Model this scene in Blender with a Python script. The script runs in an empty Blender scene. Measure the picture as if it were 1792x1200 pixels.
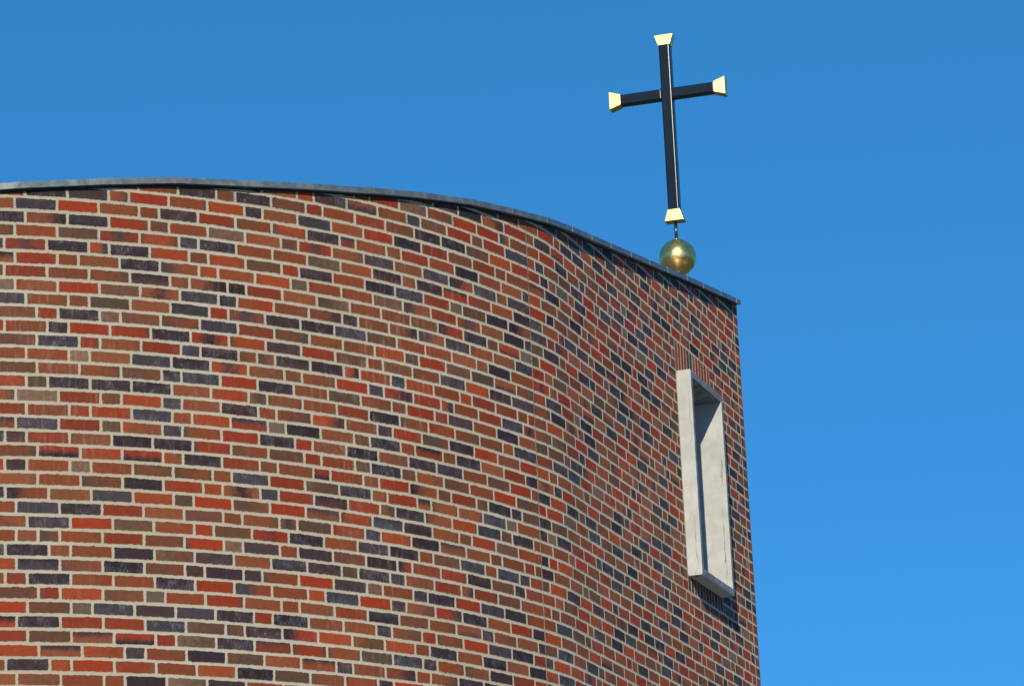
import bpy, bmesh, math, random
from mathutils import Vector, Matrix, noise

C = bpy.context.scene.collection
S = bpy.context.scene
R = math.radians
rng = random.Random(11)

# ------------------------------------------------------------------ camera
CAM_Z = 1.6
PITCH, ROLL, FPX = 0.2791, 0.04568, 6082.87
cam = bpy.data.cameras.new('camera')
cam.sensor_fit = 'HORIZONTAL'
cam.sensor_width = 36.0
cam.lens = FPX * 36.0 / 1792.0
cam.clip_start, cam.clip_end = 0.1, 5000
co = bpy.data.objects.new('camera', cam)
C.objects.link(co)
right = Vector((1, 0, 0))
up = Vector((0, -math.sin(PITCH), math.cos(PITCH)))
fwd = Vector((0, math.cos(PITCH), math.sin(PITCH)))
cr, sr = math.cos(ROLL), math.sin(ROLL)
rx = right * cr - up * sr
ux = right * sr + up * cr
co.matrix_world = Matrix(((rx.x, ux.x, -fwd.x, 0), (rx.y, ux.y, -fwd.y, 0), (rx.z, ux.z, -fwd.z, CAM_Z), (0, 0, 0, 1)))
S.camera = co

# ------------------------------------------------------------------ sky and sun
SUN_AZ, SUN_EL = R(185.3), R(21.5)          # azimuth from +Y towards +X
w = bpy.data.worlds.new('World')
S.world = w
w.use_nodes = True
nt = w.node_tree
bg = nt.nodes['Background']
sky = nt.nodes.new('ShaderNodeTexSky')
sky.sky_type = 'NISHITA'
sky.sun_disc = False
sky.sun_elevation = SUN_EL
sky.sun_rotation = SUN_AZ
sky.altitude = 900
sky.air_density = 1.0
sky.dust_density = 0.2
sky.ozone_density = 4.0
hsv = nt.nodes.new('ShaderNodeHueSaturation')
hsv.inputs['Hue'].default_value = 0.491
hsv.inputs['Saturation'].default_value = 1.22
hsv.inputs['Value'].default_value = 3.55
tc = nt.nodes.new('ShaderNodeTexCoord')
lift = nt.nodes.new('ShaderNodeMapping')     # a very clear day: the pale band hugs the horizon
lift.inputs['Location'].default_value = (0, 0, 0.50)
nt.links.new(tc.outputs['Generated'], lift.inputs[0])
nt.links.new(lift.outputs[0], sky.inputs[0])
nt.links.new(sky.outputs[0], hsv.inputs['Color'])
nt.links.new(hsv.outputs[0], bg.inputs['Color'])
bg.inputs['Strength'].default_value = 0.10
sl = bpy.data.lights.new('sun', 'SUN')
sl.energy = 5.0
sl.angle = R(0.5)
sl.color = (1.0, 0.88, 0.70)
so = bpy.data.objects.new('sun', sl)
C.objects.link(so)
to_sun = Vector((math.sin(SUN_AZ) * math.cos(SUN_EL), math.cos(SUN_AZ) * math.cos(SUN_EL), math.sin(SUN_EL)))
so.rotation_euler = to_sun.to_track_quat('Z', 'Y').to_euler()
so.location = to_sun * 60
S.view_settings.view_transform = 'Standard'
S.view_settings.look = 'None'
S.view_settings.gamma = 1
S.view_settings.exposure = 0.0

# ------------------------------------------------------------------ plan of the curved wall
U0 = CAM_Z + 6.24985                        # height of one bed joint, from which all courses count
COURSE = 0.0833
X0, Y0, TH0 = -2.94062, 19.34362, 0.26778
KAP = [0.2211, 0.21402, 0.19384, 0.19101, 0.21724, 0.11702, 0.41698]
S_KINK, KINK, K2 = 4.47094, 0.03764, 0.00515
S_SEAM, S_QUOIN, S_END = 4.025, 9.0, 9.13
S_LEFT = -5.5
DS = 0.005
def kap(s):
    if s > S_KINK: return K2
    t = (s + 0.3) / (S_KINK + 0.3) * (len(KAP) - 1)
    t = min(max(t, 0), len(KAP) - 1)
    i = min(int(t), len(KAP) - 2)
    return KAP[i] + (KAP[i + 1] - KAP[i]) * (t - i)
def walk(n, sgn):
    out = [(X0, Y0, TH0)]
    x, y, th = out[0]
    for i in range(n):
        s = sgn * (i + 0.5) * DS
        th2 = th + sgn * kap(s) * DS
        if sgn > 0 and s - DS / 2 <= S_KINK < s + DS / 2: th2 += KINK
        m = (th + th2) / 2
        x += sgn * math.cos(m) * DS
        y += sgn * math.sin(m) * DS
        th = th2
        out.append((x, y, th))
    return out
PW = walk(int(10 / DS), 1)
NW = walk(int(6 / DS), -1)
PLAN = NW[:0:-1] + PW
SMIN = -(len(NW) - 1) * DS
def plan(s):
    t = (s - SMIN) / DS
    i = min(max(int(t), 0), len(PLAN) - 2)
    f = t - i
    a, b = PLAN[i], PLAN[i + 1]
    return a[0] + (b[0] - a[0]) * f, a[1] + (b[1] - a[1]) * f, a[2] + (b[2] - a[2]) * f
def W(s, z, e=0.0):
    """point on the wall: s along it, z above the reference joint, e out of the face"""
    x, y, th = plan(s)
    return Vector((x + math.sin(th) * e, y - math.cos(th) * e, U0 + z))
TOPZ = [(-5.5, -0.27), (-0.03, 0.36), (0.26, 0.384), (0.554, 0.421), (1.016, 0.477), (1.443, 0.513), (1.765, 0.55), (2.403, 0.626),
        (2.882, 0.694), (3.354, 0.76), (3.802, 0.809), (4.252, 0.866), (4.726, 0.938), (5.167, 1.003), (6.089, 1.142),
        (7.011, 1.281), (7.542, 1.366), (8.529, 1.513), (8.996, 1.583), (9.4, 1.643), (12, 2.0)]
def topz(s):                                 # underside of the coping
    for (a, za), (b, zb) in zip(TOPZ, TOPZ[1:]):
        if s <= b: return za + (zb - za) * (s - a) / (b - a)
    return TOPZ[-1][1]

# ------------------------------------------------------------------ node helpers and materials
def material(name, rough=0.7, metal=0.0):
    m = bpy.data.materials.new(name)
    m.use_nodes = True
    b = m.node_tree.nodes['Principled BSDF']
    b.inputs['Roughness'].default_value = rough
    b.inputs['Metallic'].default_value = metal
    return m, m.node_tree, b
def N(t, kind, **kw):
    n = t.nodes.new(kind)
    for k, v in kw.items():
        if k.startswith('i_'): n.inputs[k[2:].replace('_', ' ')].default_value = v
        else: setattr(n, k, v)
    return n
def math_(t, op, a, b=None, clamp=False):
    n = t.nodes.new('ShaderNodeMath'); n.operation = op; n.use_clamp = clamp
    for i, v in enumerate((a, b)):
        if v is None: continue
        if isinstance(v, (int, float)): n.inputs[i].default_value = v
        else: t.links.new(v, n.inputs[i])
    return n.outputs[0]
def mix(t, fac, a, b, mode='MIX'):
    n = t.nodes.new('ShaderNodeMix'); n.data_type = 'RGBA'; n.blend_type = mode
    for sock, v in ((n.inputs[0], fac), (n.inputs[6], a), (n.inputs[7], b)):
        if isinstance(v, (int, float)): sock.default_value = v
        elif isinstance(v, tuple): sock.default_value = v if len(v) == 4 else (*v, 1)
        else: t.links.new(v, sock)
    return n.outputs[2]
def ramp(t, fac, lo, hi, a=0.0, b=1.0):
    n = t.nodes.new('ShaderNodeMapRange'); n.interpolation_type = 'SMOOTHSTEP'
    t.links.new(fac, n.inputs[0])
    for i, v in zip((1, 2, 3, 4), (lo, hi, a, b)): n.inputs[i].default_value = v
    return n.outputs[0]
def noise_(t, vec, scale, detail=3, rough=0.55, stretch=None):
    if stretch:
        mp = t.nodes.new('ShaderNodeMapping'); mp.inputs['Scale'].default_value = stretch
        t.links.new(vec, mp.inputs[0]); vec = mp.outputs[0]
    n = t.nodes.new('ShaderNodeTexNoise')
    n.inputs['Scale'].default_value = scale; n.inputs['Detail'].default_value = detail; n.inputs['Roughness'].default_value = rough
    t.links.new(vec, n.inputs['Vector'])
    return n.outputs['Fac']
def bump(t, b, h, strength, dist):
    n = t.nodes.new('ShaderNodeBump'); n.inputs['Strength'].default_value = strength; n.inputs['Distance'].default_value = dist
    t.links.new(h, n.inputs['Height']); t.links.new(n.outputs[0], b.inputs['Normal'])

MORTAR_COL = (0.40, 0.38, 0.31)
def brick_material():
    m, t, b = material('brick', 0.85)
    L = t.links
    uv = N(t, 'ShaderNodeUVMap', uv_map='brick').outputs[0]
    wall = N(t, 'ShaderNodeUVMap', uv_map='wall').outputs[0]
    A = N(t, 'ShaderNodeAttribute', attribute_name='tone')
    B = N(t, 'ShaderNodeAttribute', attribute_name='burn')
    E_ = N(t, 'ShaderNodeAttribute', attribute_name='edge').outputs['Fac']
    # burnt part of a brick: the brick's own mask broken up by noise
    n1 = noise_(t, uv, 28, 4, 0.6)
    msk = math_(t, 'ADD', B.outputs['Alpha'], math_(t, 'MULTIPLY', math_(t, 'SUBTRACT', n1, 0.5), 0.9))
    msk = ramp(t, msk, 0.18, 0.85)
    col = mix(t, msk, A.outputs['Color'], B.outputs['Color'])
    # blueish drag streaks over the burnt clay
    st = noise_(t, uv, 1.0, 3, 0.6, (260, 26, 1))
    big = noise_(t, uv, 16, 2)
    bl = math_(t, 'MULTIPLY', ramp(t, st, 0.42, 0.72), ramp(t, big, 0.38, 0.68))
    bl = math_(t, 'MULTIPLY', bl, A.outputs['Alpha'])
    col = mix(t, math_(t, 'MULTIPLY', bl, 0.75), col, (0.155, 0.165, 0.195))
    # grain, darker pits and creases, sandy specks
    g = noise_(t, uv, 330, 3, 0.65)
    col = mix(t, 0.8, col, mix(t, g, (0.68, 0.66, 0.64), (1.32, 1.32, 1.32)), 'MULTIPLY')
    c2 = noise_(t, uv, 34, 4, 0.6)
    col = mix(t, 0.75, col, mix(t, c2, (0.60, 0.57, 0.55), (1.38, 1.38, 1.38)), 'MULTIPLY')
    cre = noise_(t, uv, 1.0, 4, 0.7, (40, 190, 1))
    col = mix(t, ramp(t, cre, 0.67, 0.75, 0, 0.5), col, (0.02, 0.014, 0.012))
    sp = noise_(t, uv, 150, 2, 0.5)
    col = mix(t, ramp(t, sp, 0.71, 0.78, 0, 0.5), col, (0.42, 0.37, 0.30))
    # lime bloom washed down the middle of the wall, in vertical smears
    w1 = noise_(t, wall, 0.55, 3, 0.5)
    w2 = noise_(t, wall, 1.0, 3, 0.6, (42, 3.2, 1))
    w3 = noise_(t, wall, 9, 3, 0.6)
    lime = math_(t, 'MULTIPLY', ramp(t, w1, 0.47, 0.7), ramp(t, w2, 0.45, 0.75))
    lime = math_(t, 'MULTIPLY', lime, ramp(t, w3, 0.35, 0.7))
    col = mix(t, math_(t, 'MULTIPLY', lime, 0.28), col, (0.46, 0.42, 0.38))
    # mortar dragged over the arrises
    en = noise_(t, wall, 75, 4, 0.65)
    sm = math_(t, 'SUBTRACT', math_(t, 'MULTIPLY', en, 1.35), math_(t, 'MULTIPLY', E_, 0.62))
    sm = ramp(t, sm, 0.40, 0.56)
    col = mix(t, math_(t, 'MULTIPLY', sm, 0.85), col, MORTAR_COL)
    L.new(col, b.inputs['Base Color'])
    b.inputs['Specular IOR Level'].default_value = 0.3
    b.inputs['Diffuse Roughness'].default_value = 0.5
    h = math_(t, 'ADD', math_(t, 'MULTIPLY', g, 0.35), math_(t, 'ADD', math_(t, 'MULTIPLY', c2, 0.8), math_(t, 'MULTIPLY', cre, 0.3)))
    bump(t, b, h, 0.5, 0.003)
    return m
def mortar_material():
    m, t, b = material('mortar', 0.95)
    wall = N(t, 'ShaderNodeUVMap', uv_map='wall').outputs[0]
    g = noise_(t, wall, 260, 3, 0.6)
    c = noise_(t, wall, 7, 4, 0.6)
    d = noise_(t, wall, 1.1, 3, 0.5)
    col = mix(t, g, (0.295, 0.27, 0.19), (0.455, 0.415, 0.30))
    col = mix(t, ramp(t, c, 0.4, 0.75, 0, 0.35), col, (0.31, 0.295, 0.245))
    col = mix(t, ramp(t, d, 0.4, 0.7, 0, 0.3), col, (0.47, 0.46, 0.41))
    t.links.new(col, b.inputs['Base Color'])
    b.inputs['Diffuse Roughness'].default_value = 0.5
    b.inputs['Specular IOR Level'].default_value = 0.2
    bump(t, b, math_(t, 'ADD', g, math_(t, 'MULTIPLY', noise_(t, wall, 60, 3), 1.5)), 0.5, 0.002)
    return m
def simple(name, colour, rough=0.6, metal=0.0, var=0.25, scale=8, bumpy=0.0, bscale=60, stretch=None):
    m, t, b = material(name, rough, metal)
    tc = N(t, 'ShaderNodeTexCoord').outputs['Object']
    n = noise_(t, tc, scale, 5, 0.6, stretch)
    lo = tuple(c * (1 - var) for c in colour); hi = tuple(min(c * (1 + var), 1) for c in colour)
    t.links.new(mix(t, ramp(t, n, 0.3, 0.7), lo, hi), b.inputs['Base Color'])
    if bumpy: bump(t, b, noise_(t, tc, bscale, 4, 0.6), bumpy, 0.003)
    return m
def zinc_material():
    m, t, b = material('zinc', 0.42, 0.4)
    tc = N(t, 'ShaderNodeTexCoord').outputs['Object']
    n = noise_(t, tc, 14, 5, 0.6); n2 = noise_(t, tc, 2.2, 3)
    col = mix(t, ramp(t, n, 0.3, 0.7), (0.11, 0.13, 0.13), (0.205, 0.235, 0.23))
    col = mix(t, ramp(t, n2, 0.35, 0.7, 0, 0.45), col, (0.11, 0.125, 0.135))
    t.links.new(col, b.inputs['Base Color'])
    t.links.new(ramp(t, n, 0.3, 0.7, 0.36, 0.52), b.inputs['Roughness'])
    return m
def gold_material():
    m, t, b = material('gilding', 0.3, 1.0)
    tc = N(t, 'ShaderNodeTexCoord').outputs['Object']
    n = noise_(t, tc, 22, 5, 0.65); n2 = noise_(t, tc, 90, 3)
    t.links.new(mix(t, ramp(t, n, 0.35, 0.75), (0.72, 0.50, 0.18), (0.91, 0.69, 0.32)), b.inputs['Base Color'])
    t.links.new(ramp(t, n, 0.3, 0.7, 0.34, 0.44), b.inputs['Roughness'])
    bump(t, b, math_(t, 'ADD', n, math_(t, 'MULTIPLY', n2, 0.4)), 0.12, 0.004)
    return m
def ball_gold():
    m, t, b = material('ball_gilding', 0.3, 1.0)
    tc = N(t, 'ShaderNodeTexCoord').outputs['Object']
    n = noise_(t, tc, 26, 5, 0.65); n2 = noise_(t, tc, 9, 3)
    col = mix(t, ramp(t, n, 0.35, 0.75), (0.78, 0.49, 0.14), (0.94, 0.66, 0.25))
    col = mix(t, ramp(t, n2, 0.55, 0.72, 0, 0.5), col, (0.42, 0.29, 0.10))
    t.links.new(col, b.inputs['Base Color'])
    t.links.new(ramp(t, n, 0.3, 0.7, 0.27, 0.36), b.inputs['Roughness'])
    bump(t, b, n, 0.15, 0.004)
    return m
def concrete_material():
    m, t, b = material('cast_concrete', 0.9)
    tc = N(t, 'ShaderNodeTexCoord').outputs['Object']
    n = noise_(t, tc, 6, 6, 0.65); g = noise_(t, tc, 180, 3); 
    st = noise_(t, tc, 1.0, 4, 0.6, (14, 14, 2.2))
    col = mix(t, ramp(t, n, 0.3, 0.75), (0.42, 0.43, 0.41), (0.53, 0.54, 0.52))
    col = mix(t, ramp(t, st, 0.56, 0.75, 0, 0.35), col, (0.36, 0.35, 0.29))
    pit = noise_(t, tc, 95, 2)
    col = mix(t, ramp(t, pit, 0.70, 0.76, 0, 0.6), col, (0.24, 0.23, 0.20))
    t.links.new(col, b.inputs['Base Color'])
    b.inputs['Diffuse Roughness'].default_value = 0.8
    bump(t, b, math_(t, 'ADD', g, math_(t, 'MULTIPLY', n, 2.0)), 0.35, 0.003)
    return m

M = dict(brick=brick_material(), mortar=mortar_material(), zinc=zinc_material(), gold=gold_material(), concrete=concrete_material(), ball=ball_gold(),
         black=simple('black_enamel', (0.005, 0.008, 0.011), 0.2, 0.0, 0.3, 9, 0.05, 30, (1, 1, 0.15)),
         steel=simple('rod_steel', (0.08, 0.08, 0.085), 0.3, 0.9, 0.2, 20),
         rim=simple('shaded_concrete', (0.20, 0.215, 0.225), 0.9, 0.0, 0.35, 12, 0.3, 90),  # darker bluish copy of the concrete, paints shade on rim and soffit
         stain=simple('water_stain', (0.27, 0.25, 0.19), 0.95, 0.0, 0.35, 40),
         sealant=simple('sealant', (0.16, 0.14, 0.115), 0.8, 0.0, 0.5, 3),
         plastic=simple('vent_plastic', (0.42, 0.42, 0.38), 0.5, 0.0, 0.15, 30),
         dark=simple('dark_void', (0.015, 0.015, 0.016), 0.9, 0.0, 0.2, 5),
         roof=simple('roof_membrane', (0.11, 0.115, 0.12), 0.8, 0.0, 0.25, 3),
         plain=simple('plain_masonry', (0.20, 0.10, 0.07), 0.9, 0.0, 0.35, 5),
         grass=simple('grass', (0.06, 0.09, 0.03), 0.95, 0.0, 0.5, 2.5, 0.6, 30),
         paving=simple('paving', (0.37, 0.33, 0.27), 0.9, 0.0, 0.2, 4, 0.2, 50))
M['black'].node_tree.nodes['Principled BSDF'].inputs['Specular IOR Level'].default_value = 0.36
gm, gt_, gb = material('window_glass', 0.06)
gb.inputs['Base Color'].default_value = (0.02, 0.025, 0.03, 1)
M['glass'] = gm

# ------------------------------------------------------------------ object helpers
def link(name, me, parent=None, mats=()):
    o = bpy.data.objects.new(name, me)
    C.objects.link(o)
    for m in mats: me.materials.append(m)
    if parent: o.parent = parent
    return o
def from_bm(name, bm, mat, parent=None, smooth=False, bevel=0.0):
    if bevel:
        bmesh.ops.recalc_face_normals(bm, faces=bm.faces)
        bm.normal_update()
        bmesh.ops.bevel(bm, geom=[e for e in bm.edges if len(e.link_faces) == 2 and e.calc_face_angle() > 0.3], offset=bevel,
                        segments=5, profile=0.5, affect='EDGES')
    bmesh.ops.recalc_face_normals(bm, faces=bm.faces)
    me = bpy.data.meshes.new(name)
    bm.to_mesh(me); bm.free()
    if smooth:
        for p in me.polygons: p.use_smooth = True
    return link(name, me, parent, (mat,))
def empty(name, loc, label, cat):
    o = bpy.data.objects.new(name, None)
    C.objects.link(o)
    o.location = loc
    o['label'] = label; o['category'] = cat
    return o
def hexa(bm, pts):
    """a box from 8 corner points: bottom four then top four"""
    v = [bm.verts.new(p) for p in pts]
    for f in ((3, 2, 1, 0), (4, 5, 6, 7), (0, 1, 5, 4), (1, 2, 6, 5), (2, 3, 7, 6), (3, 0, 4, 7)):
        bm.faces.new([v[i] for i in f])
def keep_world(o, parent):
    o.parent = parent
    o.matrix_parent_inverse = Matrix.Translation(-parent.location)

# ------------------------------------------------------------------ the ground
bm = bmesh.new()
bmesh.ops.create_grid(bm, x_segments=8, y_segments=8, size=3000)
o = from_bm('ground', bm, M['grass']); o['kind'] = 'structure'
bm = bmesh.new()
prev = None
ss = [S_LEFT + i * 0.5 for i in range(int((S_END - S_LEFT) / 0.5) + 1)] + [S_END]
for s in ss:
    p, q = W(s, 0, -0.05), W(s, 0, 17)
    cur = (bm.verts.new((p.x, p.y, 0.004)), bm.verts.new((q.x, q.y, 0.004)))
    if prev: bm.faces.new((prev[0], prev[1], cur[1], cur[0]))
    prev = cur
o = from_bm('bounce_forecourt', bm, M['paving']); o['kind'] = 'structure'  # unseen paved forecourt, widened to bounce warm light onto wall and ball

# ------------------------------------------------------------------ the church
base = W(4.4, 0); base.z = 0
church = empty('church', base, 'curved brick church in mixed red and dark bricks with grey metal coping', 'church')

# --- brickwork: every brick modelled and bent to the plan; mortar sheet just behind the faces
Z_BOT = -U0
ROW_LO = -int(U0 / COURSE)
ROW_VIS = -32                               # below this the courses are out of the photograph: fewer faces
WIN = dict(s0=7.215, s1=8.10, z0=-0.965, z1=0.585)
OPEN_Z0, OPEN_Z1 = -13 * COURSE, 10 * COURSE   # opening incl. the upright courses above and below
SOLD = (7.195, 8.135)
verts, faces, fmat, uv_b, uv_w, tone, burn, edge = [], [], [], [], [], [], [], []
def srgb(r, g, b):
    f = lambda c: 0.52 * (c / 255 / 12.92) if c / 255 <= 0.04045 else 0.52 * ((c / 255 + 0.055) / 1.055) ** 2.4
    return (f(r), f(g), f(b))
def jit(c, r, a=0.12):
    k = 1 + r.uniform(-a, a)
    return tuple(max(x * k * (1 + r.uniform(-a * .3, a * .3)), 0.002) for x in c)
srgb1 = lambda *c: (lambda k: (k[0] * 1.06, k[1] * 1.13, k[2] * 1.0))(srgb(*c))
REDS = [srgb1(176, 62, 24), srgb1(164, 56, 24), srgb1(180, 76, 36), srgb1(152, 60, 30)]
ORANGE = [srgb1(156, 82, 46), srgb1(150, 74, 40), srgb1(160, 88, 56), srgb1(144, 78, 48)]
BROWN = [srgb(116, 78, 52), srgb(122, 80, 56), srgb(106, 80, 56), srgb(124, 85, 62), srgb(114, 79, 59), srgb(100, 79, 60)]
TAN = [srgb(150, 118, 94), srgb(128, 110, 88)]
DARK = [srgb(68, 50, 53), srgb(60, 45, 50), srgb(80, 64, 66), srgb(76, 69, 75), srgb(54, 38, 41)]
def brick_kind(r, header):
    x = r.random()
    if header: lim = (0.13, 0.42, 0.62, 0.69, 0.94)
    else: lim = (0.20, 0.52, 0.625, 0.635, 0.89)
    return ('red', 'orange', 'brown', 'tan', 'dark', 'mixed')[sum(x >= l for l in lim)]
def brick_colours(kind, r):
    """main tone, burnt tone, streak amount, mask function over (u,v) in 0..1"""
    if kind == 'red':
        a = jit(r.choice(REDS), r, 0.10); b = jit(r.choice(ORANGE + BROWN[:2]), r); k = r.uniform(-0.1, 0.42); w = r.uniform(0, 0.7); q = r.uniform(-.25, .25)
        return a, b, 0.0, lambda u, v: k + w * max(0, (abs(u - .5 + q * .3) - .34) / .16) + q * (v - .5)
    if kind == 'orange':
        a = jit(r.choice(ORANGE), r); b = jit(r.choice(BROWN + REDS), r); k = r.uniform(0.0, 0.5); d = r.uniform(-.6, .6); w = r.uniform(-.1, .6)
        return a, b, 0.05, lambda u, v: k + d * (u - .5) + w * max(0, (max(abs(u - .5), abs(v - .5) * .9) - .34) / .16)
    if kind == 'brown':
        a = jit(r.choice(BROWN), r); b = jit(r.choice(ORANGE + ORANGE + TAN), r); k = r.uniform(0.05, 0.6); d = r.uniform(-.7, .7)
        return a, b, 0.1, lambda u, v: k + d * (u - .5)
    if kind == 'tan':
        a = jit(r.choice(TAN), r); b = jit(r.choice(BROWN), r); k = r.uniform(0.1, 0.6)
        return a, b, 0.1, lambda u, v: k
    if kind == 'dark':
        a = jit(r.choice(DARK), r, 0.18); b = jit(r.choice(DARK + [srgb(104, 56, 50), srgb(96, 62, 58), srgb(110, 72, 66), srgb(84, 84, 92)]), r); k = r.uniform(0.0, 0.55); d = r.uniform(-.8, .8)
        return a, b, r.choice([0.2, 0.5, 0.8, 1.0, 1.2]), lambda u, v: k + d * (v - .5)
    a = jit(r.choice(REDS + ORANGE), r); b = jit(r.choice(DARK + [srgb(88, 50, 48), srgb(96, 70, 72)]), r)
    mode = r.randrange(5); k = r.uniform(0.25, 0.55)
    f = [lambda u, v: k + (v - .5) * 1.1, lambda u, v: k - (v - .5) * 1.1, lambda u, v: k + (u - .5) * 1.3,
         lambda u, v: k - (u - .5) * 1.3, lambda u, v: k + .35 - abs(u - .5) * 1.6][mode]
    return a, b, 0.3, f
def add_vert(s, z, e):
    verts.append(W(s, min(z, topz(s) + 0.004), e)); return len(verts) - 1
def brick(s0, s1, z0, z1, r, fine, kind=None, upright=False):
    if z0 > min(topz(s0), topz(s1)) + 0.012 and z0 > max(topz(s0), topz(s1)) - 0.002: return
    Lb, Hb = s1 - s0, z1 - z0
    kind = kind or brick_kind(r, Lb < 0.15 and not upright)
    ca, cb, streak, mask = brick_colours(kind, r)
    ou, ov = r.uniform(0, 40), r.uniform(0, 40)
    ins = min(0.006, Lb / 4)
    if fine:
        nu = max(1, round((Lb - 2 * ins) / 0.024)); nv = max(2, round((Hb - 2 * ins) / 0.026))
    else:
        nu = nv = 1
    us = [0, ins] + [ins + (Lb - 2 * ins) * i / nu for i in range(1, nu)] + [Lb - ins, Lb]
    vs = [0, ins] + [ins + (Hb - 2 * ins) * i / nv for i in range(1, nv)] + [Hb - ins, Hb]
    e0 = r.gauss(0.0003, 0.0003); eu = r.gauss(0, 0.0004); ev = r.gauss(0, 0.0003)
    dz0, dz1 = r.gauss(0, 0.0012), r.gauss(0, 0.0012)
    amp = 0.0034 if fine else 0.0
    sd = r.uniform(0, 500)
    idx = {}
    na, nb = len(us), len(vs)
    for i, u in enumerate(us):
        for j, v in enumerate(vs):
            fu, fv = u / Lb, v / Hb
            out = i in (0, na - 1) or j in (0, nb - 1)
            du = dv = 0.0
            if fine:
                p = Vector((u * 62 + sd, v * 62, 0))
                if j in (0, nb - 1): dv = noise.noise(p) * amp * 1.7 + r.gauss(0, amp * 0.22)
                if i in (0, na - 1): du = noise.noise(p + Vector((0, 0, 9))) * amp * 1.3 + r.gauss(0, amp * 0.22)
                if i in (0, na - 1) and j in (0, nb - 1):          # worn corner
                    k = abs(r.gauss(0.0012, 0.0018)); du += k * (1 if i == 0 else -1); dv += k * (1 if j == 0 else -1)
            e = e0 + eu * (fu - .5) * 2 + ev * (fv - .5) * 2 + (-0.0012 if out else 0) + (noise.noise(Vector((u * 30 + sd, v * 30, 3))) * 0.0006 if fine else 0)
            e = max(e, -0.0012)
            k = add_vert(s0 + u + du, z0 + v + dv + dz0 * (1 - fu) + dz1 * fu, e)
            idx[i, j] = k
            uu, vv = (v, u) if upright else (u, v)
            uv_b.append((uu + ou, vv + ov)); uv_w.append((s0 + u, z0 + v))
            tone.append((*ca, streak)); burn.append((*cb, mask(fv, fu) if upright else mask(fu, fv))); edge.append(0.0 if out else 1.0)
    for i in range(na - 1):
        for j in range(nb - 1):
            faces.append((idx[i, j], idx[i + 1, j], idx[i + 1, j + 1], idx[i, j + 1])); fmat.append(0)
    ring = [(i, 0) for i in range(na)] + [(na - 1, j) for j in range(1, nb)] + [(i, nb - 1) for i in range(na - 2, -1, -1)] + [(0, j) for j in range(nb - 2, 0, -1)]
    back = []
    for (i, j) in ring:
        src = idx[i, j]
        x, y, th = plan(uv_w[src][0])
        p = verts[src]
        verts.append(p - Vector((math.sin(th), -math.cos(th), 0)) * 0.012); back.append(len(verts) - 1)
        uv_b.append(uv_b[src]); uv_w.append(uv_w[src]); tone.append(tone[src]); burn.append(burn[src]); edge.append(0.0)
    n = len(ring)
    for k in range(n):
        a, b_ = idx[ring[k]], idx[ring[(k + 1) % n]]
        faces.append((b_, a, back[k], back[(k + 1) % n])); fmat.append(0)
JV, JH = 0.0128, 0.0158                      # upright and bed joints
joint_log = {}
def lay_row(k, s_from, s_to, r, phase):
    """lengths of one course: stretchers and headers on the quarter-bond grid"""
    z0, z1 = k * COURSE + JH / 2, (k + 1) * COURSE - JH / 2
    g = math.floor((s_from - phase) / 0.125) * 0.125 + phase
    cuts = [s_from]
    p = g + r.choice([0.125, 0.25])
    if p - s_from < 0.05: p += 0.125
    run = 0
    while p < s_to - 0.055:
        cuts.append(p)
        run += 1
        if r.random() < 0.20 and run > 0 or run > 7: p += 0.125; run = -1 if r.random() < 0.85 else 0
        else: p += 0.25
    cuts.append(s_to)
    return z0, z1, cuts
kinds_prev = []
for k in range(ROW_LO, 22):
    r = random.Random(9000 + k)
    fine_row = k >= ROW_VIS
    phase = 0.0625 * (k % 2)
    segs = []
    z0, z1 = k * COURSE + JH / 2, (k + 1) * COURSE - JH / 2
    for (a, b_, ga, gb_) in ((S_LEFT, S_SEAM, 0, 0.002), (S_SEAM, S_QUOIN, 0.002, JV / 2), (S_QUOIN, S_END, JV / 2, 0.0)):
        if a == S_QUOIN: cuts = [a, b_]
        else: cuts = lay_row(k, a, b_, r, phase)[2]
        for i in range(len(cuts) - 1):
            l0 = cuts[i] + (ga if i == 0 else JV / 2)
            l1 = cuts[i + 1] - (gb_ if i == len(cuts) - 2 else JV / 2)
            segs.append((l0, l1))
        joint_log.setdefault(k, []).extend(cuts)
    last = None
    for (l0, l1) in segs:
        pieces = [(l0, l1)]
        if OPEN_Z0 - 0.01 < z0 and z1 < OPEN_Z1 + 0.01:
            wa, wb = SOLD[0] - JV * 0.3, SOLD[1] + JV * 0.3
            if l0 < wb and l1 > wa:
                pieces = [q for q in ((l0, wa), (wb, l1)) if q[1] - q[0] > 0.03]
        for (q0, q1) in pieces:
            fine = fine_row and q0 > -0.7
            kd = brick_kind(r, q1 - q0 < 0.15)
            if kd == last and r.random() < 0.45: kd = brick_kind(r, q1 - q0 < 0.15)
            last = kd
            brick(q0, q1, z0, z1, r, fine, kd)
# upright bricks above and below the window
r = random.Random(77)
nb = 12
pitch = (SOLD[1] - SOLD[0]) / nb
for i in range(nb):
    a = SOLD[0] + i * pitch
    brick(a + 0.006, a + pitch - 0.006, 7 * COURSE - 0.02, 10 * COURSE - JH / 2, r, True, r.choice(['red', 'red', 'orange', 'red', 'dark', 'orange']), True)
    brick(a + 0.006, a + pitch - 0.006, -13 * COURSE + JH / 2, -0.95, r, True, r.choice(['orange', 'brown', 'dark', 'brown', 'red']), True)
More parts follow.
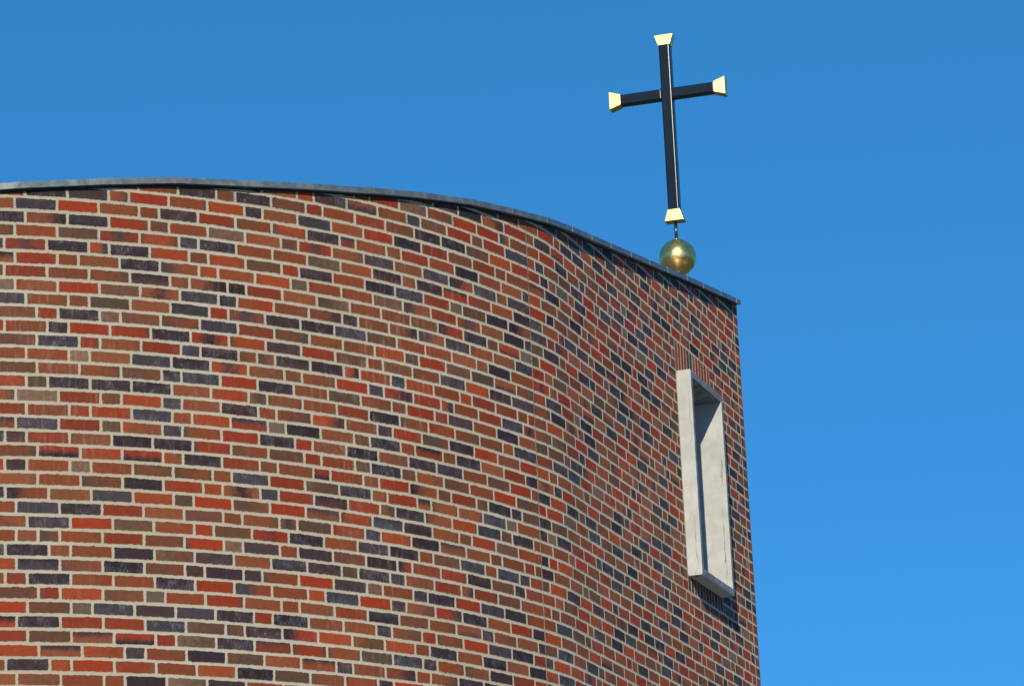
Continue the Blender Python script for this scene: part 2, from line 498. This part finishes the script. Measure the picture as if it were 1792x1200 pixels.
# mortar sheet
def mortar_patch(sa, sb, za, zb):
    n = max(1, round((sb - sa) / 0.05))
    m_ = max(1, round((zb - za) / 0.4))
    ids = {}
    for i in range(n + 1):
        s = sa + (sb - sa) * i / n
        for j in range(m_ + 1):
            z = za + (zb - za) * j / m_
            ids[i, j] = add_vert(s, z, -0.0020)
            uv_b.append((s, z)); uv_w.append((s, z)); tone.append((0, 0, 0, 0)); burn.append((0, 0, 0, 0)); edge.append(0)
    for i in range(n):
        for j in range(m_):
            faces.append((ids[i, j], ids[i + 1, j], ids[i + 1, j + 1], ids[i, j + 1])); fmat.append(1)
zt = 2.2
IN = 0.03
for (a, b_) in ((S_LEFT, S_SEAM - 0.002), (S_SEAM + 0.002, S_KINK), (S_KINK, WIN['s0'] + IN), (WIN['s1'] - IN, S_END - 0.001)):
    mortar_patch(a, b_, Z_BOT, zt)
mortar_patch(WIN['s0'] + IN, WIN['s1'] - IN, Z_BOT, WIN['z0'] + IN)
mortar_patch(WIN['s0'] + IN, WIN['s1'] - IN, WIN['z1'] - IN, zt)
me = bpy.data.meshes.new('brick_wall')
me.from_pydata([tuple(v) for v in verts], [], faces)
me.materials.append(M['brick']); me.materials.append(M['mortar'])
me.polygons.foreach_set('material_index', fmat)
for nm, src in (('brick', uv_b), ('wall', uv_w)):
    lay = me.uv_layers.new(name=nm)
    buf = [0.0] * (len(me.loops) * 2)
    for i, l in enumerate(me.loops): buf[2 * i], buf[2 * i + 1] = src[l.vertex_index]
    lay.data.foreach_set('uv', buf)
for nm, src in (('tone', tone), ('burn', burn)):
    at = me.attributes.new(nm, 'FLOAT_COLOR', 'POINT')
    at.data.foreach_set('color', [c for t4 in src for c in t4])
at = me.attributes.new('edge', 'FLOAT', 'POINT')
at.data.foreach_set('value', edge)
me.update()
wall = link('brick_wall', me)
keep_world(wall, church)

# --- expansion joint: a narrow bead of sealant with a dirty edge
bm = bmesh.new()
prev = None
zz = Z_BOT
while zz < topz(S_SEAM) + 0.02:
    j = noise.noise(Vector((0, 0, zz * 9))) * 0.0008
    cur = [bm.verts.new(W(S_SEAM + o_ + j, zz, e_)) for o_, e_ in ((-0.0028, -0.004), (-0.0016, 0.0004), (0.0016, 0.0004), (0.0028, -0.004))]
    if prev:
        for i in range(3): bm.faces.new((prev[i], prev[i + 1], cur[i + 1], cur[i]))
    prev = cur; zz += 0.03
keep_world(from_bm('sealant_joint', bm, M['sealant']), church)

# --- small comb vents set into upright joints below the coping
for s_t, k in ((0.17, 3), (0.85, 4), (1.53, 5), (2.2, 6), (2.63, 6), (3.18, 7)):
    s_j = min((c for c in joint_log[k] if S_LEFT < c < S_SEAM - 0.1), key=lambda c: abs(c - s_t))
    z0, z1 = k * COURSE + JH / 2 + 0.002, (k + 1) * COURSE - JH / 2 - 0.002
    bm = bmesh.new()
    hw = JV / 2
    hexa(bm, [W(s_j - hw, z0, -0.012), W(s_j + hw, z0, -0.012), W(s_j + hw, z0, -0.0006), W(s_j - hw, z0, -0.0006),
              W(s_j - hw, z1, -0.012), W(s_j + hw, z1, -0.012), W(s_j + hw, z1, -0.0006), W(s_j - hw, z1, -0.0006)])
    v = from_bm('weep_vent', bm, M['dark']); keep_world(v, church)
    bm = bmesh.new()
    for i in range(6):
        za = z0 + (z1 - z0) * (i + 0.15) / 6; zb = za + (z1 - z0) / 6 * 0.62
        hexa(bm, [W(s_j - hw * .95, za, -0.004), W(s_j + hw * .95, za, -0.004), W(s_j + hw * .95, za, 0.0012), W(s_j - hw * .95, za, 0.0012),
                  W(s_j - hw * .95, zb, -0.004), W(s_j + hw * .95, zb, -0.004), W(s_j + hw * .95, zb, 0.0012), W(s_j - hw * .95, zb, 0.0012)])
    c = from_bm('comb', bm, M['plastic']); c.parent = v

# --- coping: straight metal sheets lapped at seams
SEAMS = [-5.2, -4.73, -4.26, -3.78, -3.31, -2.83, -2.35, -1.88, -1.4, -0.92, -0.42, 0.08, 0.554, 1.025, 1.495, 1.968, 2.405, 2.884, 3.35, 3.805, 4.262, 4.735, 5.17, 5.605, 6.09, 6.55, 7.02, 7.55, 8.0, 8.53, 9.0]
OVER, LIP = 0.045, 0.038
def over(s): return OVER - 0.009 * min(max((s - 3.5) / 3, 0), 1)
def coping_section(s, de=0.0, dz=0.0):
    OV = over(s)
    z = topz(s) + dz
    return [W(s, z - 0.0, -0.01), W(s, z + 0.006, OV - 0.012 + de), W(s, z, OV - 0.008 + de), W(s, z, OV + de), W(s, z + LIP, OV + de),
            W(s, z + LIP + 0.022, -0.30), W(s, z - 0.02, -0.30)]
def sheet(sa, sb, extra=0.0):
    bm = bmesh.new()
    jd = rng.gauss(0, 0.0012)
    A = [bm.verts.new(p) for p in coping_section(sa, extra, jd)]
    B = [bm.verts.new(p) for p in coping_section(sb, extra, jd * 0.3)]
    n = len(A)
    for i in range(n): bm.faces.new((A[i], A[(i + 1) % n], B[(i + 1) % n], B[i]))
    bm.faces.new(A[::-1]); bm.faces.new(B)
    # lapped seam with a small folded ear on top
    a2, b2 = sa - 0.006, sa + 0.008
    OV = over(sa)
    P = lambda s, z, e: W(s, topz(s) + z + jd, e)
    hexa(bm, [P(a2, -0.002, OV - 0.004), P(b2, -0.002, OV - 0.004), P(b2, -0.002, OV + 0.0018), P(a2, -0.002, OV + 0.0018),
              P(a2, LIP + 0.003, OV - 0.004), P(b2, LIP + 0.003, OV - 0.004), P(b2, LIP + 0.002, OV + 0.0018), P(a2, LIP + 0.002, OV + 0.0018)])
    hexa(bm, [P(a2, LIP - 0.002, -0.28), P(b2, LIP - 0.002, -0.28), P(b2, LIP - 0.002, OV), P(a2, LIP - 0.002, OV),
              P(a2, LIP + 0.028, -0.28), P(b2, LIP + 0.028, -0.28), P(b2, LIP + 0.006, OV - 0.004), P(a2, LIP + 0.006, OV - 0.004)])
    o = from_bm('coping_sheet', bm, M['zinc'])
    keep_world(o, church)
for sa, sb in zip(SEAMS, SEAMS[1:]): sheet(sa, sb)
sheet(9.0, S_END + 0.002)

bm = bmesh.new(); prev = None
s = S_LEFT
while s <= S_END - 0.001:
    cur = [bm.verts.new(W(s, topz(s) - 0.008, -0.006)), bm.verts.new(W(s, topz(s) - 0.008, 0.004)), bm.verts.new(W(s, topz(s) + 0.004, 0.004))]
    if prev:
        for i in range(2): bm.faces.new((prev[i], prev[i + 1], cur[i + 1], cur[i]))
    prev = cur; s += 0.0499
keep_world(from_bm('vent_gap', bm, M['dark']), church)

# --- far sides of the building and its sloping roof
xe, ye, the = plan(S_END)
ret = the + R(80)                            # the wall beyond the corner turns back
far = Vector((xe + math.cos(ret) * 9, ye + math.sin(ret) * 9, 0))
xl, yl, thl = plan(S_LEFT)
lft = Vector((xl - 1.5, yl + 11, 0))
def slab(name, p, q, zp, zq, t, mat):
    d = (q - p); d.z = 0; d.normalize(); n_ = Vector((d.y, -d.x, 0)) * t
    bm = bmesh.new()
    hexa(bm, [Vector((p.x, p.y, 0)), Vector((q.x, q.y, 0)), Vector((q.x, q.y, 0)) - n_, Vector((p.x, p.y, 0)) - n_,
              Vector((p.x, p.y, zp)), Vector((q.x, q.y, zq)), Vector((q.x, q.y, zq)) - n_, Vector((p.x, p.y, zp)) - n_])
    keep_world(from_bm(name, bm, mat), church)
zE, zL = U0 + topz(S_END) + 0.02, U0 + topz(S_LEFT) + 0.02
pe = Vector((xe, ye, 0)); pl = Vector((xl, yl, 0))
slab('rear_wall', pe, far, zE, zE, 0.3, M['plain'])
slab('rear_wall', far, lft, zE, zL, 0.3, M['plain'])
slab('rear_wall', lft, pl, zL, zL, 0.3, M['plain'])
bm = bmesh.new()
rim = []
s = S_LEFT
while s < S_END: rim.append(W(s, topz(s) + 0.02, -0.28)); s += 0.3
rim.append(W(S_END - 0.2, topz(S_END), -0.28))
rim += [Vector((far.x - 0.2, far.y, zE)), Vector((lft.x + 0.2, lft.y, zL))]
cen = bm.verts.new(sum(rim, Vector()) / len(rim))
rv = [bm.verts.new(p) for p in rim]
for i in range(len(rv)): bm.faces.new((cen, rv[i], rv[(i + 1) % len(rv)]))
keep_world(from_bm('roof', bm, M['roof']), church)
# inner face, so that the wall has its thickness
bm = bmesh.new(); prev = None
s = S_LEFT
while s <= S_END - 0.2:
    a, b_ = W(s, 0, -0.36), W(s, topz(s) - 0.01, -0.36); a.z = 0
    cur = (bm.verts.new(a), bm.verts.new(b_))
    if prev: bm.faces.new((prev[0], cur[0], cur[1], prev[1]))
    prev = cur; s += 0.25
keep_world(from_bm('inner_wall', bm, M['plain']), church)

# --- projecting concrete window surround
E0, E1 = -0.34, 0.105
s0, s1, z0, z1 = WIN['s0'], WIN['s1'], WIN['z0'], WIN['z1']
T_ = 0.052
def loop(e, a, b_, c, d): return [W(a, c, e), W(b_, c, e), W(b_, d, e), W(a, d, e)]
bm = bmesh.new()
def lofted(l):
    rings = [[bm.verts.new(p) for p in q] for q in l]
    for A, B in zip(rings, rings[1:]):
        for i in range(4): bm.faces.new((A[i], A[(i + 1) % 4], B[(i + 1) % 4], B[i]))
    return rings
sub = lambda l: l
outer = lofted([loop(E0, s0, s1, z0, z1), loop(E1 - 0.005, s0, s1, z0, z1), loop(E1, s0 + 0.005, s1 - 0.005, z0 + 0.005, z1 - 0.005),
                loop(E1, s0 + T_ - 0.004, s1 - T_ + 0.004, z0 + T_ - 0.004, z1 - T_ + 0.004),
                loop(E1 - 0.004, s0 + T_, s1 - T_, z0 + T_, z1 - T_), loop(E0, s0 + T_, s1 - T_, z0 + T_, z1 - T_)])
bmesh.ops.subdivide_edges(bm, edges=[e for e in bm.edges if e.calc_length() > 0.5], cuts=14, use_grid_fill=True)
for v in bm.verts:
    v.co += Vector([noise.noise(v.co * 9 + Vector((i * 7, 0, 0))) * 0.0022 for i in range(3)])
win = from_bm('window', bm, M['concrete'])
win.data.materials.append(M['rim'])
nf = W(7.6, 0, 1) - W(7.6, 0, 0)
for p in win.data.polygons:                  # shade painted in: outward rim and soffit coloured darker than the cheeks
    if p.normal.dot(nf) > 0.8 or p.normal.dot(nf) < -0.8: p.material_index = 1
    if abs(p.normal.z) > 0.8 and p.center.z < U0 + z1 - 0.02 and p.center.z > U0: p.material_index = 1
keep_world(win, church)
# the chipped drip at the foot of the left cheek, and the run-off stains
bm = bmesh.new()
cz = z0
hexa(bm, [W(s0 - 0.001, cz - 0.004, 0.045), W(s0 + 0.03, cz - 0.004, 0.045), W(s0 + 0.03, cz - 0.004, 0.068), W(s0 - 0.001, cz - 0.004, 0.068),
          W(s0 - 0.0012, cz + 0.02, 0.052), W(s0 + 0.03, cz + 0.012, 0.052), W(s0 + 0.03, cz + 0.010, 0.062), W(s0 - 0.0012, cz + 0.016, 0.062)])
ch = from_bm('drip_notch', bm, M['dark']); ch.parent = win
def stain(s_face, sgn, pts):
    bm = bmesh.new(); prev = None
    for (z, e, wd) in pts:
        cur = (bm.verts.new(W(s_face + sgn * 0.0028, z, e - wd / 2)), bm.verts.new(W(s_face + sgn * 0.0028, z, e + wd / 2)))
        if prev: bm.faces.new((prev[0], cur[0], cur[1], prev[1]))
        prev = cur
    o = from_bm('stain', bm, M['stain']); o.parent = win
def trail(za, zb, e, wd, seed):
    n = 34
    out = []
    for i in range(n + 1):
        z = za + (zb - za) * i / n
        j = noise.noise(Vector((seed, z * 11, 0))) * 0.012 + noise.noise(Vector((seed, z * 40, 4))) * 0.004
        k = max(0.0006, wd * (0.5 + noise.noise(Vector((seed + 5, z * 14, 0)))) * math.sin(math.pi * min(max(i / n, 0.04), 0.96)) ** 0.5)
        out.append((z, e + j, k))
    return out
stain(s0, -1, trail(-0.52, -0.94, 0.072, 0.011, 3))
stain(s0, -1, trail(0.40, 0.02, 0.085, 0.006, 9))
stain(s1 - T_, -1, trail(-0.30, -0.88, 0.065, 0.014, 21))
stain(s1 - T_, -1, trail(0.10, -0.12, 0.078, 0.02, 33))
# glazing set deep in the opening
bm = bmesh.new()
hexa(bm, [W(s0 + T_ - .01, z0 + T_ - .01, -0.30), W(s1 - T_ + .01, z0 + T_ - .01, -0.30), W(s1 - T_ + .01, z0 + T_ - .01, -0.28), W(s0 + T_ - .01, z0 + T_ - .01, -0.28),
          W(s0 + T_ - .01, z1 - T_ + .01, -0.30), W(s1 - T_ + .01, z1 - T_ + .01, -0.30), W(s1 - T_ + .01, z1 - T_ + .01, -0.28), W(s0 + T_ - .01, z1 - T_ + .01, -0.28)])
pn = from_bm('pane', bm, M['glass']); pn.parent = win
bm = bmesh.new()
a0, a1, c0, c1 = s0 + T_ - .008, s1 - T_ + .008, z0 + T_ - .008, z1 - T_ + .008
for (x0_, x1_, y0_, y1_) in ((a0, a0 + .06, c0, c1), (a1 - .06, a1, c0, c1), (a0 + .06, a1 - .06, c0, c0 + .06), (a0 + .06, a1 - .06, c1 - .06, c1)):
    hexa(bm, [W(x0_, y0_, -0.276), W(x1_, y0_, -0.276), W(x1_, y0_, -0.24), W(x0_, y0_, -0.24), W(x0_, y1_, -0.276), W(x1_, y1_, -0.276), W(x1_, y1_, -0.24), W(x0_, y1_, -0.24)])
fr = from_bm('sash', bm, M['black']); fr.parent = win

# ------------------------------------------------------------------ the cross
AX = Vector((1.32435, 25.96626, 0))
zr = lambda z: U0 + z
roofz = U0 + 1.44
cross = empty('roof_cross', (AX.x, AX.y, roofz), 'black metal cross with gilded ends standing on a gilded ball above the roof edge', 'cross')
YAW = R(15.6)
cross.rotation_euler = (0, 0, -YAW)
def cpart(name, bm, mat, smooth=False, bevel=0.0):
    return from_bm(name, bm, mat, cross, smooth, bevel)
def cbox(bm, x0, x1, y0, y1, z0, z1):
    hexa(bm, [Vector((x0, y0, z0)), Vector((x1, y0, z0)), Vector((x1, y1, z0)), Vector((x0, y1, z0)),
              Vector((x0, y0, z1)), Vector((x1, y0, z1)), Vector((x1, y1, z1)), Vector((x0, y1, z1))])
H = 0.045
zl = lambda z: zr(z) - roofz
zc = zl(3.176)
bm = bmesh.new(); cbox(bm, -H, H, -H, H, zl(2.205), zl(3.590)); cpart('upright', bm, M['black'], False, 0.012)
for sg in (-1, 1):
    bm = bmesh.new()
    x0_, x1_ = sorted((sg * (H + 0.0006), sg * 0.385))
    cbox(bm, x0_, x1_, -0.041, 0.041, zc - 0.041, zc + 0.041)
    cpart('arm', bm, M['black'], False, 0.008)
    bm = bmesh.new()                         # weld bead where the arm meets the upright
    pts = []
    for k in range(40):
        t = k / 40 * 4
        i = int(t); f = t - i
        cs = [(-0.041, -0.041), (0.041, -0.041), (0.041, 0.041), (-0.041, 0.041)]
        a, b_ = cs[i], cs[(i + 1) % 4]
        pts.append((a[0] + (b_[0] - a[0]) * f, a[1] + (b_[1] - a[1]) * f))
    rings = []
    for (y, z) in pts:
        rr = 0.0035 + rng.uniform(-0.0012, 0.0012)
        rings.append([bm.verts.new((sg * H + math.cos(q) * rr * 1.3, y * (1 + math.sin(q) * rr / 0.041), zc + z * (1 + math.sin(q) * rr / 0.041))) for q in (0, 1.57, 3.14, 4.71)])
    for i in range(len(rings)):
        for j in range(4): bm.faces.new((rings[i][j], rings[i][(j + 1) % 4], rings[(i + 1) % len(rings)][(j + 1) % 4], rings[(i + 1) % len(rings)][j]))
    cpart('weld_bead', bm, M['steel'])
def tip(axis, sg, at, length, h0, h1):
    bm = bmesh.new()
    p = []
    for d, h in ((at, h0), (at + length, h1)):
        k = 0.0475
        for (a, b_) in ((-1, -1), (1, -1), (1, 1), (-1, 1)):
            p.append(Vector((sg * d, a * k, zc + b_ * h)) if axis == 'x' else Vector((a * h, b_ * k, d)))
    hexa(bm, p)
    cpart('gilded_end', bm, M['gold'], False, 0.003)
tip('x', 1, 0.379, 0.093, 0.044, 0.075)
tip('x', -1, 0.379, 0.093, 0.044, 0.075)
tip('z', 1, zl(3.582), 0.088, 0.048, 0.078)
bm = bmesh.new()
zb = zl(2.116); zt_ = zl(2.211)
hexa(bm, [Vector((a * .078, b_ * .0475, zb)) for a, b_ in ((-1, -1), (1, -1), (1, 1), (-1, 1))] + [Vector((a * .048, b_ * .0475, zt_)) for a, b_ in ((-1, -1), (1, -1), (1, 1), (-1, 1))])
cpart('gilded_end', bm, M['gold'], False, 0.003)
def lathe(name, prof, mat, seg=48):
    bm = bmesh.new()
    rings = [[bm.verts.new((r_ * math.cos(2 * math.pi * k / seg), r_ * math.sin(2 * math.pi * k / seg), z)) for k in range(seg)] for r_, z in prof]
    for A, B in zip(rings, rings[1:]):
        for k in range(seg): bm.faces.new((A[k], A[(k + 1) % seg], B[(k + 1) % seg], B[k]))
    bm.faces.new(rings[0][::-1]); bm.faces.new(rings[-1])
    return cpart(name, bm, mat, True)
BR, BZ = 0.1465, zl(1.822)
prof = [(0.022, BZ - BR * math.cos(math.asin(0.022 / BR)))]
a0 = math.asin(0.022 / BR)
prof = [(BR * math.sin(a0 + (math.pi - 2 * a0) * i / 40), BZ - BR * math.cos(a0 + (math.pi - 2 * a0) * i / 40)) for i in range(41)]
lathe('ball', prof, M['ball'], 64)
lathe('rod', [(0.0125, BZ + BR - 0.004), (0.0125, zb + 0.01)], M['steel'], 24)
lathe('collar', [(0.024, BZ + BR - 0.006), (0.024, BZ + BR + 0.004), (0.014, BZ + BR + 0.008)], M['gold'], 24)
lathe('base_post', [(0.05, -0.06), (0.05, 0.0), (0.03, 0.004), (0.03, BZ - BR + 0.006)], M['steel'], 24)
